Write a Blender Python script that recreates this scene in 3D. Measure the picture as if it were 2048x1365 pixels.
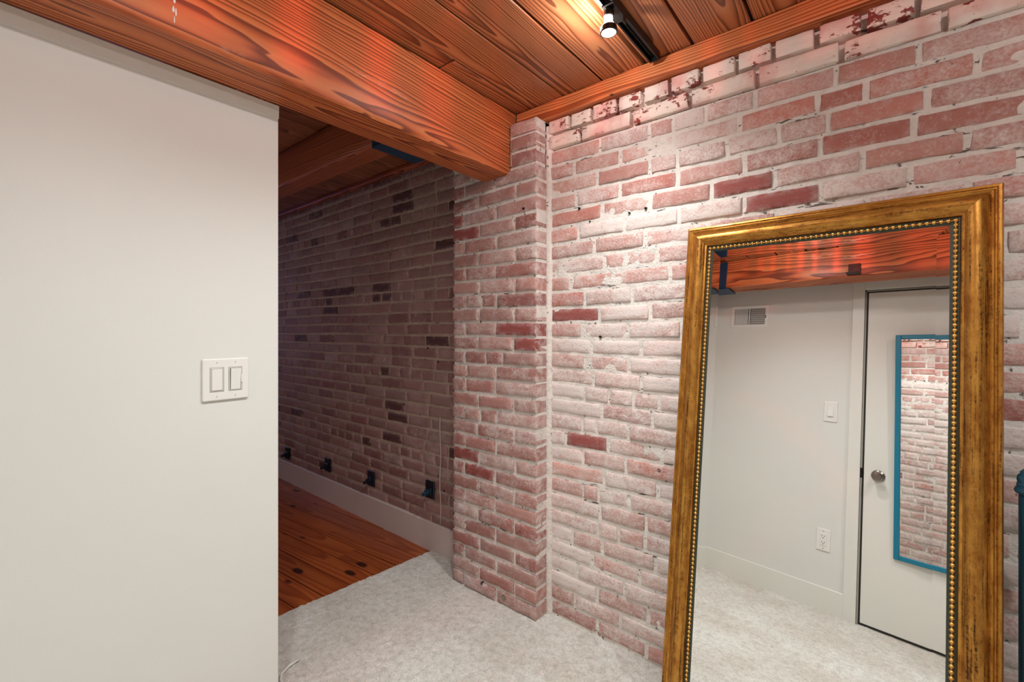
import bpy, bmesh, math, random
import numpy as np
from mathutils import Vector, Matrix, noise as mn

random.seed(7)
rng = np.random.default_rng(7)
scene = bpy.context.scene
for o in list(bpy.data.objects):
    bpy.data.objects.remove(o)
C = scene.collection
PI = math.pi

# ------------------------------------------------------------------ camera
YAW = math.radians(39.425)
cam_data = bpy.data.cameras.new('camera')
cam = bpy.data.objects.new('camera', cam_data)
C.objects.link(cam)
cam.location = (0, 0, 1.25)
cam.rotation_euler = (PI / 2, 0, YAW)
cam_data.sensor_width = 36.0
cam_data.lens = 36.0 * 885.9 / 2048.0
cam_data.shift_y = -(682.5 - 660.1) / 2048.0
cam_data.clip_start = 0.02
scene.camera = cam

# ------------------------------------------------------------------ world, exposure
world = bpy.data.worlds.new('dusk')
scene.world = world
world.use_nodes = True
bg = world.node_tree.nodes['Background']
bg.inputs[0].default_value = (0.16, 0.24, 0.60, 1)
bg.inputs[1].default_value = 2.2
vs = scene.view_settings
vs.view_transform = 'Standard'
vs.look = 'None'
vs.gamma = 1.0
vs.exposure = 0.06
vs.use_curve_mapping = False

# lamp strengths (the light objects sit in the track lamps, built below)
SPOT_W = 40.0
GLOW_W = 4.8
LEAK_W = 7.5
LAMP_COL = (0.905, 0.985, 0.985)
GLOW_COL = (0.98, 0.96, 0.96)
LEAK_COL = (1.0, 0.10, 0.08)
DIM_W = 10.5  # strength of the fill lamp added in the dim room

# ------------------------------------------------------------------ key dimensions (metres)
D = 1.621            # brick wall plane
PIL = 1.53           # pilaster face
PX0, PX1 = -1.64, -1.12
DW = 1.672           # brick wall of the next room
CEIL = 2.2375
CH = 0.0677          # course height
BX0, BX1, BZ = -1.434, -1.274, 1.946   # ceiling beam
YB = -0.63           # wall with the door
YG = -0.27           # girder face
WX = -1.434          # white partition face
WEND = 0.602

# ------------------------------------------------------------------ helpers
def tag(o, label=None, cat=None, group=None, kind=None):
    if label: o['label'] = label
    if cat: o['category'] = cat
    if group: o['group'] = group
    if kind: o['kind'] = kind
    return o

def link(name, me, mat=None, parent=None):
    if mat is not None and not me.materials:
        me.materials.append(mat)
    o = bpy.data.objects.new(name, me)
    C.objects.link(o)
    if parent is not None:
        o.parent = parent
    return o

def empty(name, loc=(0, 0, 0), parent=None):
    o = bpy.data.objects.new(name, None)
    o.empty_display_size = 0.05
    C.objects.link(o)
    o.location = loc
    if parent is not None: o.parent = parent
    return o

def add_box(bm, a, b, bev=0.0, seg=1):
    a, b = Vector(a), Vector(b)
    r = bmesh.ops.create_cube(bm, size=1.0)
    c = (a + b) / 2; s = b - a
    for v in r['verts']:
        v.co = Vector((v.co.x * s.x, v.co.y * s.y, v.co.z * s.z)) + c
    if bev > 0:
        es = list({e for v in r['verts'] for e in v.link_edges})
        bmesh.ops.bevel(bm, geom=es, offset=bev, segments=seg, affect='EDGES', profile=0.5)

def bm_mesh(bm, name, smooth=False):
    me = bpy.data.meshes.new(name)
    bmesh.ops.recalc_face_normals(bm, faces=bm.faces)
    bm.to_mesh(me); bm.free()
    if smooth:
        for p in me.polygons: p.use_smooth = True
    return me

def box(name, a, b, mat, parent=None, bev=0.0, seg=1):
    bm = bmesh.new(); add_box(bm, a, b, bev, seg)
    return link(name, bm_mesh(bm, name), mat, parent)

def add_cyl(bm, p0, p1, r0, r1=None, n=20, caps=True):
    p0, p1 = Vector(p0), Vector(p1)
    if r1 is None: r1 = r0
    d = p1 - p0
    m = Matrix.Translation((p0 + p1) / 2) @ d.to_track_quat('Z', 'Y').to_matrix().to_4x4()
    bmesh.ops.create_cone(bm, cap_ends=caps, segments=n, radius1=r0, radius2=r1, depth=d.length, matrix=m)

def cyl(name, p0, p1, r0, mat, parent=None, r1=None, n=20, smooth=True):
    bm = bmesh.new(); add_cyl(bm, p0, p1, r0, r1, n)
    o = link(name, bm_mesh(bm, name, smooth), mat, parent)
    if smooth: sharp(o)
    return o

def sharp(o, ang=40):
    me = o.data
    for p in me.polygons: p.use_smooth = True
    me.set_sharp_from_angle(angle=math.radians(ang))

def lathe(name, prof, mat, parent=None, n=28, matrix=None):
    bm = bmesh.new()
    rings = []
    for r, z in prof:
        if r < 1e-6:
            rings.append([bm.verts.new((0, 0, z))])
        else:
            rings.append([bm.verts.new((r * math.cos(2 * PI * i / n), r * math.sin(2 * PI * i / n), z)) for i in range(n)])
    for a, b in zip(rings[:-1], rings[1:]):
        for i in range(n):
            j = (i + 1) % n
            if len(a) == 1 and len(b) == 1: continue
            if len(a) == 1: bm.faces.new((a[0], b[i], b[j]))
            elif len(b) == 1: bm.faces.new((a[i], a[j], b[0]))
            else: bm.faces.new((a[i], a[j], b[j], b[i]))
    if matrix is not None: bm.transform(matrix)
    o = link(name, bm_mesh(bm, name), mat, parent)
    sharp(o, 35)
    return o

def tube(name, pts, r, mat, parent=None, n=8):
    bm = bmesh.new()
    pts = [Vector(p) for p in pts]
    rings = []
    up = Vector((0, 0, 1))
    for i, p in enumerate(pts):
        t = (pts[min(i + 1, len(pts) - 1)] - pts[max(i - 1, 0)]).normalized()
        a = t.cross(up)
        if a.length < 0.5: a = t.cross(Vector((0, 1, 0)))
        a.normalize(); b = t.cross(a)
        rings.append([bm.verts.new(p + a * r * math.cos(2 * PI * k / n) + b * r * math.sin(2 * PI * k / n)) for k in range(n)])
    for a, b in zip(rings[:-1], rings[1:]):
        for k in range(n):
            bm.faces.new((a[k], a[(k + 1) % n], b[(k + 1) % n], b[k]))
    bm.faces.new(rings[0]); bm.faces.new(rings[-1])
    return link(name, bm_mesh(bm, name, True), mat, parent)

def grid_mesh(name, P):
    """P: (nu,nv,3) points -> quad grid mesh"""
    nu, nv = P.shape[:2]
    idx = np.arange(nu * nv).reshape(nu, nv)
    f = np.stack([idx[:-1, :-1], idx[1:, :-1], idx[1:, 1:], idx[:-1, 1:]], -1).reshape(-1, 4)
    me = bpy.data.meshes.new(name)
    me.vertices.add(nu * nv); me.vertices.foreach_set('co', P.reshape(-1).astype(np.float32))
    me.loops.add(len(f) * 4); me.loops.foreach_set('vertex_index', f.reshape(-1).astype(np.int32))
    me.polygons.add(len(f)); me.polygons.foreach_set('loop_start', np.arange(0, len(f) * 4, 4, dtype=np.int32))
    me.polygons.foreach_set('use_smooth', np.ones(len(f), dtype=bool))
    me.update(calc_edges=True)
    return me

def smooth_noise(nu, nv, cell):
    """value noise on a grid, cell in grid steps"""
    gu, gv = int(nu / cell) + 3, int(nv / cell) + 3
    g = rng.random((gu, gv)) - 0.5
    u = np.arange(nu) / cell; v = np.arange(nv) / cell
    iu = u.astype(int); iv = v.astype(int)
    fu = (u - iu); fv = (v - iv)
    fu = (fu * fu * (3 - 2 * fu))[:, None]; fv = (fv * fv * (3 - 2 * fv))[None, :]
    a = g[iu][:, iv]; b = g[iu + 1][:, iv]; c = g[iu][:, iv + 1]; d = g[iu + 1][:, iv + 1]
    return (a * (1 - fu) + b * fu) * (1 - fv) + (c * (1 - fu) + d * fu) * fv

def lin(r, g, b):
    f = lambda c: (c / 12.92) if c <= 0.04045 else ((c + 0.055) / 1.055) ** 2.4
    return (f(r / 255), f(g / 255), f(b / 255), 1.0)

# ------------------------------------------------------------------ materials
class NT:
    def __init__(s, name):
        s.m = bpy.data.materials.new(name); s.m.use_nodes = True
        s.t = s.m.node_tree; s.n = s.t.nodes; s.l = s.t.links
        s.b = s.n['Principled BSDF']
    def node(s, typ, **kw):
        nd = s.n.new(typ)
        for k, v in kw.items(): setattr(nd, k, v)
        return nd
    def put(s, sock, v):
        if isinstance(v, bpy.types.NodeSocket): s.l.new(v, sock)
        elif v is not None: sock.default_value = v
    def math(s, op, a, b=None, clamp=False):
        nd = s.node('ShaderNodeMath', operation=op, use_clamp=clamp)
        s.put(nd.inputs[0], a)
        if b is not None: s.put(nd.inputs[1], b)
        return nd.outputs[0]
    def noise(s, vec, scale, detail=4, rough=0.55, dist=0.0):
        nd = s.node('ShaderNodeTexNoise')
        s.put(nd.inputs['Vector'], vec); nd.inputs['Scale'].default_value = scale
        nd.inputs['Detail'].default_value = detail; nd.inputs['Roughness'].default_value = rough
        nd.inputs['Distortion'].default_value = dist
        return nd.outputs['Fac']
    def ramp(s, fac, stops, interp='LINEAR'):
        nd = s.node('ShaderNodeValToRGB'); cr = nd.color_ramp; cr.interpolation = interp
        while len(cr.elements) < len(stops): cr.elements.new(0.5)
        for e, (p, c) in zip(cr.elements, stops):
            e.position = p
            e.color = c if not isinstance(c, (int, float)) else (c, c, c, 1)
        s.put(nd.inputs[0], fac)
        return nd.outputs[0]
    def mix(s, fac, a, b, blend='MIX'):
        nd = s.node('ShaderNodeMix', data_type='RGBA', blend_type=blend)
        s.put(nd.inputs[0], fac); s.put(nd.inputs[6], a); s.put(nd.inputs[7], b)
        return nd.outputs[2]
    def vmul(s, v, xyz):
        nd = s.node('ShaderNodeVectorMath', operation='MULTIPLY'); s.put(nd.inputs[0], v)
        nd.inputs[1].default_value = xyz; return nd.outputs[0]
    def vadd(s, v, w):
        nd = s.node('ShaderNodeVectorMath', operation='ADD'); s.put(nd.inputs[0], v); s.put(nd.inputs[1], w)
        return nd.outputs[0]
    def bump(s, h, strength, dist=0.01):
        nd = s.node('ShaderNodeBump'); nd.inputs['Strength'].default_value = strength
        nd.inputs['Distance'].default_value = dist; s.put(nd.inputs['Height'], h)
        s.l.new(nd.outputs[0], s.b.inputs['Normal'])
    def pos(s): return s.node('ShaderNodeNewGeometry').outputs['Position']
    def obj(s): return s.node('ShaderNodeTexCoord').outputs['Object']

def plain(name, col, rough=0.5, metal=0.0, spec=0.5, bump=0.0, bscale=80):
    t = NT(name)
    t.b.inputs['Base Color'].default_value = col
    t.b.inputs['Roughness'].default_value = rough
    t.b.inputs['Metallic'].default_value = metal
    t.b.inputs['Specular IOR Level'].default_value = spec
    if bump: t.bump(t.noise(t.obj(), bscale, 3), bump, 0.003)
    return t.m

def wall_paint(name, col):
    t = NT(name)
    p = t.pos()
    n = t.noise(p, 1.8, 3)
    t.put(t.b.inputs['Base Color'], t.mix(n, tuple(c * 0.95 for c in col[:3]) + (1,), tuple(min(1, c * 1.03) for c in col[:3]) + (1,)))
    t.b.inputs['Roughness'].default_value = 0.55
    t.b.inputs['Specular IOR Level'].default_value = 0.3
    t.bump(t.noise(p, 160, 4), 0.08, 0.002)
    return t.m

def brick_mat(name, white, washk=1.0):
    """whitewashed brick; object colour = clay colour, object alpha = how much wash is left"""
    t = NT(name)
    p = t.pos()
    oi = t.node('ShaderNodeObjectInfo')
    at = t.node('ShaderNodeAttribute', attribute_name='tint')
    clay = t.mix(1.0, oi.outputs['Color'], at.outputs['Color'], 'MULTIPLY')
    n_big = t.noise(p, 5.5, 3, 0.6)
    n_mid = t.noise(p, 26, 6, 0.72)
    n_fine = t.noise(p, 130, 4, 0.7)
    clay = t.mix(t.math('MULTIPLY', n_mid, 0.6), clay, t.mix(1.0, clay, (0.62, 0.50, 0.50, 1), 'MULTIPLY'))
    # smears of wash: amount from object alpha, broken up by noise, heavier at the arrises
    edge = t.math('MULTIPLY', at.outputs['Alpha'], t.ramp(n_mid, [(0.42, 0.0), (0.60, 1.0)]))
    a = t.math('ADD', t.math('MULTIPLY', n_mid, 0.75), t.math('MULTIPLY', n_big, 0.55))
    a = t.math('ADD', a, t.math('MULTIPLY', t.math('SUBTRACT', n_fine, 0.25), 0.70))
    a = t.math('ADD', a, t.math('MULTIPLY', oi.outputs['Alpha'], 0.62))
    a = t.ramp(t.math('MULTIPLY', a, 0.5), [(0.47, 0.0), (0.58, 0.42 * washk), (0.68, 0.92)])
    w = t.math('MAXIMUM', a, t.math('MULTIPLY', edge, 0.75), clamp=True)
    col = t.mix(w, clay, white)
    # pits
    pit = t.ramp(t.noise(p, 75, 2), [(0.22, 1.0), (0.27, 0.0)])
    col = t.mix(t.math('MULTIPLY', pit, 0.75), col, lin(70, 45, 40))
    t.put(t.b.inputs['Base Color'], col)
    t.b.inputs['Roughness'].default_value = 0.72
    t.b.inputs['Specular IOR Level'].default_value = 0.3
    hgt = t.math('ADD', t.math('MULTIPLY', n_mid, 0.7), t.math('MULTIPLY', n_fine, 0.45))
    t.bump(hgt, 0.85, 0.007)
    return t.m

def peel_mat(name):
    t = NT(name)
    p = t.pos()
    n1 = t.noise(p, 17, 7, 0.75, 0.3)
    n2 = t.noise(t.vmul(p, (1, 1, 2.4)), 38, 5, 0.7)
    n3 = t.noise(p, 7, 3)
    oi = t.node('ShaderNodeObjectInfo')
    s = t.math('ADD', t.math('MULTIPLY', n1, 0.6), t.math('MULTIPLY', n2, 0.4))
    s = t.math('ADD', s, t.math('MULTIPLY', oi.outputs['Alpha'], 0.08))
    m = t.ramp(s, [(0.470, 1.0), (0.488, 0.0)])
    paint = t.mix(t.ramp(n3, [(0.46, 0.0), (0.62, 0.8)]), lin(230, 214, 202), oi.outputs['Color'])
    red = t.mix(n2, lin(150, 62, 50), lin(96, 42, 34))
    t.put(t.b.inputs['Base Color'], t.mix(m, paint, red))
    t.b.inputs['Roughness'].default_value = 0.6
    t.bump(t.math('SUBTRACT', t.math('MULTIPLY', n2, 0.5), t.math('MULTIPLY', m, 0.5)), 0.5, 0.005)
    return t.m

def mortar_mat(name, col, crev=True):
    t = NT(name)
    p = t.pos()
    n1 = t.noise(p, 30, 6, 0.7); n2 = t.noise(p, 110, 3)
    c = t.mix(n1, tuple(v * 0.72 for v in col[:3]) + (1,), tuple(min(1, v * 1.2) for v in col[:3]) + (1,))
    pit = t.ramp(t.noise(p, 46, 3, 0.65), [(0.31, 1.0), (0.36, 0.0)])
    if crev:
        cr = t.ramp(t.noise(t.vmul(p, (9, 9, 46)), 1.0, 4, 0.7), [(0.33, 1.0), (0.37, 0.0)])
        pit = t.math('MAXIMUM', pit, cr)
    t.put(t.b.inputs['Base Color'], t.mix(t.math('MULTIPLY', pit, 0.85), c, lin(60, 45, 40)))
    t.b.inputs['Roughness'].default_value = 0.85
    t.b.inputs['Specular IOR Level'].default_value = 0.2
    t.bump(t.math('ADD', n1, t.math('MULTIPLY', n2, 0.5)), 0.8, 0.008)
    return t.m

def wood_mat(name, light, mid, dark, freq=150.0, rough=0.34, off=(0.05, 0.07), tilt=0.05, warp=0.016, knots=0.0, scuff=0.0):
    """board whose long axis is local X; rings round an axis beside the board"""
    t = NT(name)
    o = t.obj()
    oi = t.node('ShaderNodeObjectInfo')
    rnd = oi.outputs['Random']
    shift = t.node('ShaderNodeCombineXYZ')
    t.put(shift.inputs[0], t.math('MULTIPLY', rnd, 37.0))
    t.put(shift.inputs[1], t.math('MULTIPLY', rnd, 11.0))
    q = t.vadd(o, shift.outputs[0])
    sp = t.node('ShaderNodeSeparateXYZ'); t.put(sp.inputs[0], o)
    wv = t.noise(t.vmul(q, (0.9, 5.0, 5.0)), 1.0, 3, 0.5)
    wv2 = t.noise(t.vmul(q, (3.0, 22.0, 22.0)), 1.0, 2, 0.5)
    r1 = t.math('FRACT', t.math('MULTIPLY', rnd, 13.7)); r2 = t.math('FRACT', t.math('MULTIPLY', rnd, 91.3))
    y = t.math('ADD', sp.outputs[1], t.math('MULTIPLY', t.math('SUBTRACT', r1, 0.5), off[0] * 2))
    z = t.math('ADD', sp.outputs[2], t.math('ADD', off[1] * 0.5, t.math('MULTIPLY', r2, off[1])))
    z = t.math('ADD', z, t.math('MULTIPLY', sp.outputs[0], tilt))
    r = t.math('SQRT', t.math('ADD', t.math('MULTIPLY', y, y), t.math('MULTIPLY', z, z)))
    r = t.math('ADD', r, t.math('MULTIPLY', t.math('SUBTRACT', wv, 0.5), warp * 4))
    r = t.math('ADD', r, t.math('MULTIPLY', t.math('SUBTRACT', wv2, 0.5), warp * 0.5))
    rv = t.node('ShaderNodeCombineXYZ'); t.put(rv.inputs[0], t.math('MULTIPLY', r, freq * 0.23)); t.put(rv.inputs[1], t.math('MULTIPLY', rnd, 50.0))
    rn = t.noise(rv.outputs[0], 1.0, 2, 0.6)
    ring = t.math('FRACT', t.math('ADD', t.math('MULTIPLY', r, freq), t.math('MULTIPLY', rn, 3.2)))
    fib = t.noise(t.vmul(q, (5.0, 420.0, 420.0)), 1.0, 3, 0.6)
    blot = t.noise(t.vmul(q, (1.6, 7.0, 7.0)), 1.0, 4, 0.6)
    c = t.ramp(ring, [(0.0, light), (0.45, mid), (0.80, dark), (0.93, dark), (1.0, light)])
    c = t.mix(t.math('MULTIPLY', fib, 0.32), c, mid)
    c = t.mix(t.ramp(blot, [(0.35, 0.0), (0.75, 0.55)]), c, t.mix(1.0, c, (0.55, 0.45, 0.40, 1), 'MULTIPLY'))
    tone = t.node('ShaderNodeHueSaturation'); t.put(tone.inputs['Color'], c)
    t.put(tone.inputs['Value'], t.math('ADD', 0.82, t.math('MULTIPLY', r2, 0.34)))
    c = tone.outputs[0]
    if knots:
        v = t.node('ShaderNodeTexVoronoi', feature='F1')
        t.put(v.inputs['Vector'], t.vmul(q, (4.6, 10.0, 10.0))); v.inputs['Scale'].default_value = 1.0
        km = t.ramp(v.outputs['Distance'], [(0.0, 1.0), (knots, 0.95), (knots * 1.5, 0.0)])
        c = t.mix(km, c, lin(52, 20, 10))
    if scuff:
        sn = t.noise(t.vmul(q, (2.2, 9.0, 9.0)), 1.0, 2)
        sf = t.noise(t.vmul(q, (30, 320, 320)), 1.0, 2)
        sm = t.math('MULTIPLY', t.ramp(sn, [(0.66, 0.0), (0.74, 1.0)]), t.ramp(sf, [(0.5, 0.0), (0.62, 1.0)]))
        c = t.mix(t.math('MULTIPLY', sm, scuff), c, lin(225, 180, 150))
    t.put(t.b.inputs['Base Color'], c)
    t.b.inputs['Roughness'].default_value = rough
    t.b.inputs['Specular IOR Level'].default_value = 0.45
    t.bump(t.math('ADD', t.math('MULTIPLY', ring, -0.5), t.math('MULTIPLY', fib, 0.3)), 0.25, 0.002)
    return t.m

def gold_mat():
    t = NT('worn_gold_leaf')
    o = t.obj()
    at = t.node('ShaderNodeAttribute', attribute_name='along')   # coordinates running with each rail
    a = at.outputs['Vector']
    n1 = t.noise(t.vmul(a, (4.5, 170, 170)), 1.0, 5, 0.7)
    n2 = t.noise(t.vmul(a, (16, 40, 40)), 1.0, 4, 0.7)
    n3 = t.noise(a, 160, 3)
    c = t.mix(t.ramp(n2, [(0.35, 0.0), (0.65, 1.0)]), lin(152, 94, 32), lin(206, 150, 68))
    d = t.math('ADD', t.math('MULTIPLY', n1, 0.75), t.math('MULTIPLY', n3, 0.25))
    c = t.mix(t.ramp(d, [(0.37, 1.0), (0.48, 0.0)]), c, lin(78, 44, 18))
    t.put(t.b.inputs['Base Color'], c)
    t.b.inputs['Metallic'].default_value = 0.75
    t.put(t.b.inputs['Roughness'], t.ramp(n2, [(0.3, 0.46), (0.7, 0.30)]))
    t.bump(d, 0.25, 0.002)
    return t.m

M = {}
M['white'] = wall_paint('white_wall_paint', lin(223, 223, 217))
M['trimwhite'] = plain('white_gloss_paint', lin(225, 225, 217), 0.35)
M['plastic'] = plain('white_plastic', lin(232, 230, 224), 0.3)
M['slot'] = plain('dark_slot', lin(30, 28, 26), 0.6)
M['brick'] = brick_mat('whitewashed_brick', lin(228, 216, 210))
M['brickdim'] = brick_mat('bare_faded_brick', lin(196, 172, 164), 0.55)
M['peel'] = peel_mat('peeling_painted_brick')
M['mortar'] = mortar_mat('whitewashed_mortar', lin(230, 222, 214))
M['fillet'] = mortar_mat('smeared_mortar', lin(230, 220, 212), False)
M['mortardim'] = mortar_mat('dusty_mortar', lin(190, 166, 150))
M['basepaint'] = plain('dusty_rose_white_paint', lin(206, 188, 182), 0.4)
WL, WM_, WD = lin(222, 136, 80), lin(202, 106, 58), lin(112, 48, 26)
M['beam'] = wood_mat('varnished_pine_beam', WL, WM_, WD, 92, 0.44, (0.06, 0.10), 0.03, 0.024, 0, 0.7)
M['plank'] = wood_mat('varnished_pine_plank', lin(210, 140, 92), lin(188, 112, 70), lin(106, 54, 33), 165, 0.30, (0.06, 0.07), 0.02, 0.011)
M['trimwood'] = wood_mat('varnished_pine_trim', lin(228, 146, 90), lin(214, 122, 70), lin(146, 68, 36), 110, 0.38, (0.04, 0.08), 0.03, 0.018, 0.05)
M['joist'] = wood_mat('dark_pine_joist', lin(212, 124, 76), lin(188, 98, 58), lin(116, 54, 32), 110, 0.42, (0.05, 0.1), 0.03, 0.02)
M['floorwood'] = wood_mat('knotty_pine_floor', lin(178, 94, 44), lin(164, 80, 35), lin(142, 64, 27), 70, 0.26, (0.06, 0.09), 0.02, 0.012, 0.15)
M['steel'] = plain('blue_painted_steel', lin(16, 56, 84), 0.4, 0.2)
M['anchor'] = plain('grey_plug', lin(130, 118, 100), 0.7)
M['black'] = plain('black_metal', lin(20, 20, 22), 0.35, 0.5)
M['bronze'] = plain('brushed_nickel', lin(150, 142, 134), 0.28, 1.0)
M['darksteel'] = plain('dark_steel', lin(54, 50, 48), 0.3, 0.9)
M['navy'] = plain('dark_navy_plastic', lin(16, 26, 38), 0.35)
M['teal'] = plain('dark_teal_enamel', lin(26, 66, 82), 0.33, 0.2, 0.5, 0.1, 40)
M['tealframe'] = plain('teal_blue_paint', lin(10, 118, 146), 0.35)
M['gold'] = gold_mat()
M['beadgold'] = plain('bright_gold_bead', lin(222, 166, 88), 0.28, 0.85)
M['liner'] = plain('dark_green_liner', lin(46, 50, 34), 0.5)
M['mirror'] = plain('mirror_silver', (0.93, 0.94, 0.93, 1), 0.0, 1.0)
M['board'] = plain('brown_hardboard', lin(92, 66, 44), 0.8)
M['cable'] = plain('white_cable_sheath', lin(226, 224, 216), 0.45)
M['grey'] = plain('grey_weatherstrip', lin(150, 146, 138), 0.5)
def emit(name, col, s):
    t = NT(name)
    t.b.inputs['Base Color'].default_value = (0.9, 0.9, 0.9, 1)
    t.b.inputs['Emission Color'].default_value = col
    t.b.inputs['Emission Strength'].default_value = s
    return t.m
M['lens'] = emit('lit_lens', (1.0, 0.98, 0.94, 1), 14.0)
M['bulb'] = emit('lit_bulb_body', (1.0, 0.96, 0.9, 1), 3.0)
# carpet
t = NT('cream_carpet_pile')
p = t.pos()
n1 = t.noise(p, 3.2, 4, 0.6); n2 = t.noise(p, 240, 3, 0.7); n3 = t.noise(p, 34, 5, 0.7)
c = t.mix(t.ramp(n1, [(0.38, 0.0), (0.62, 1.0)]), lin(222, 214, 203), lin(240, 237, 229))
c = t.mix(t.ramp(n3, [(0.30, 0.5), (0.55, 0.0)]), c, lin(160, 146, 130))
c = t.mix(t.ramp(n2, [(0.30, 0.6), (0.52, 0.0)]), c, lin(138, 126, 112))
t.put(t.b.inputs['Base Color'], c)
t.b.inputs['Roughness'].default_value = 0.95
t.b.inputs['Specular IOR Level'].default_value = 0.1
t.b.inputs['Sheen Weight'].default_value = 0.25
t.bump(t.math('ADD', n2, t.math('MULTIPLY', n3, 0.8)), 0.7, 0.008)
M['carpet'] = t.m

# ------------------------------------------------------------------ bricks
BH = CH - 0.0125
def brick_mesh(seed, L, H, depth, nx, nz=4):
    """front faces -Y (y from -proud), origin at the centre of the face; rounded worn arrises"""
    r = random.Random(seed)
    us = [-0.5, -0.5 + 0.005 / L] + [-0.5 + 0.005 / L + (1 - 0.010 / L) * i / (nx - 1) for i in range(1, nx - 1)] + [0.5 - 0.005 / L, 0.5]
    vs_ = [-0.5, -0.5 + 0.0045 / H] + [-0.5 + 0.0045 / H + (1 - 0.009 / H) * i / (nz - 1) for i in range(1, nz - 1)] + [0.5 - 0.0045 / H, 0.5]
    verts, faces, edge = [], [], []
    NU, NV = len(us), len(vs_)
    off = Vector((r.uniform(-50, 50), r.uniform(-50, 50), 0))
    for i, u in enumerate(us):
        for j, v in enumerate(vs_):
            b = (i in (0, NU - 1)) + (j in (0, NV - 1))
            x, z = u * L, v * H
            w1 = mn.noise(Vector((x * 14, z * 14, 0)) + off); w2 = mn.noise(Vector((x * 45, z * 45, 7)) + off)
            w3 = mn.noise(Vector((x * 30, z * 30, 3.3)) + off)
            y = -0.0050 + w1 * 0.0026 + w2 * 0.0016
            if b: y += 0.0018 * b + abs(w3) * 0.003
            if i in (0, NU - 1): x -= math.copysign(0.0015 + 0.0035 * abs(w3), x); 
            if j in (0, NV - 1): z -= math.copysign(0.0008 + 0.0030 * abs(w3), z)
            x += w2 * 0.0012; z += w3 * 0.0014
            verts.append((x, y, z)); edge.append(1.0 if b else (0.35 if i in (1, NU - 2) or j in (1, NV - 2) else 0.0))
    g = lambda i, j: i * NV + j
    for i in range(NU - 1):
        for j in range(NV - 1):
            faces.append((g(i, j), g(i + 1, j), g(i + 1, j + 1), g(i, j + 1)))
    loop = [g(i, 0) for i in range(NU)] + [g(NU - 1, j) for j in range(1, NV)] + [g(i, NV - 1) for i in range(NU - 2, -1, -1)] + [g(0, j) for j in range(NV - 2, 0, -1)]
    base = len(verts)
    for k in loop:
        verts.append((verts[k][0], depth, verts[k][2])); edge.append(0.4)
    n = len(loop)
    for k in range(n):
        faces.append((loop[k], base + k, base + (k + 1) % n, loop[(k + 1) % n]))
    return np.array(verts), faces, np.array(edge)

def brick_me(name, data, mats, tint=None):
    v, f, e = data
    me = bpy.data.meshes.new(name)
    me.from_pydata([tuple(p) for p in v], [], f)
    ca = me.color_attributes.new('tint', 'FLOAT_COLOR', 'POINT')
    col = np.ones((len(v), 4)); col[:, 3] = e
    if tint is not None: col[:, :3] = tint
    ca.data.foreach_set('color', col.reshape(-1).astype(np.float32))
    for m in mats: me.materials.append(m)
    for p in me.polygons: p.use_smooth = True
    me.set_sharp_from_angle(angle=math.radians(50))
    return me

LS, LH = 0.2, 0.094
class Kit:
    """shared brick meshes for one material"""
    def __init__(s, mat, depth, seed):
        s.sd = [brick_mesh(seed + k, LS, BH, depth, 8) for k in range(10)]
        s.hd = [brick_mesh(seed + 50 + k, LH, BH, depth, 5) for k in range(8)]
        s.sm = [brick_me('brick', d, [mat]) for d in s.sd]
        s.hm = [brick_me('brick', d, [mat]) for d in s.hd]
        s.k = 0
        s.r = random.Random(seed)
    def pick(s, L):
        arrm, arrd, n = (s.hm, s.hd, LH) if L < 0.145 else (s.sm, s.sd, LS)
        k = s.r.randrange(len(arrm))
        return arrm[k], arrd[k], n

CLAY = [(202, 136, 122), (206, 142, 128), (194, 126, 113), (206, 150, 137), (188, 116, 105), (208, 154, 142), (200, 138, 126)]
def clay(r, k=1.0, wash=(0.25, 0.75)):
    c = r.choice(CLAY)
    f = k * r.uniform(0.92, 1.05)
    l = lin(*[min(255, v * f) for v in c])
    return (l[0], l[1], l[2], r.uniform(*wash))

def lay(parent, kit, courses, y, zfun, colfun, limit=None, proud=None, stuff_mat=None, keep=None):
    """courses: {c: [x joints]} -> one object per brick under parent; those past the limit joined as one stuff part"""
    r = random.Random(11)
    todo = []
    for c, js in courses.items():
        for a, b in zip(js[:-1], js[1:]):
            todo.append((c, a, b))
    if limit and len(todo) > limit:
        todo.sort(key=keep)
    rest_v, rest_f, rest_e, rest_t = [], [], [], []
    nv = 0
    for i, (c, a, b) in enumerate(todo):
        L = b - a - 0.010
        if L < 0.02: continue
        xm = (a + b) / 2
        me, dat, n = kit.pick(L)
        z = zfun(xm, c)
        slope = (zfun(b, c) - zfun(a, c)) / (b - a)
        yy = y - (proud(c) if proud else 0) + r.uniform(-0.003, 0.003)
        sx = L / n
        flip = r.choice((-1, 1))
        if not limit or i < limit:
            o = link('brick', me, None, parent)
            o.location = (xm, yy, z)
            o.scale = (sx, 1, r.uniform(0.97, 1.03))
            o.rotation_euler = (r.uniform(-0.02, 0.02), -slope + r.uniform(-0.006, 0.006), r.uniform(-0.01, 0.01))
            o.color = colfun(r, c, a, b)
        else:
            v = dat[0].copy() * np.array([sx, 1, 1]) + np.array([xm, yy, z])
            rest_v.append(v); rest_e.append(dat[2])
            col = colfun(r, c, a, b)
            rest_t.append(np.tile(col[:3], (len(v), 1)))
            rest_f += [tuple(k + nv for k in f) for f in dat[1]]
            nv += len(v)
    if rest_v:
        me = brick_me('distant_bricks', (np.concatenate(rest_v), rest_f, np.concatenate(rest_e)), [stuff_mat], np.concatenate(rest_t))
        o = link('distant_bricks', me, None, parent)
        o.color = (1, 1, 1, 0.35)
        tag(o, kind='stuff')

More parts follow.
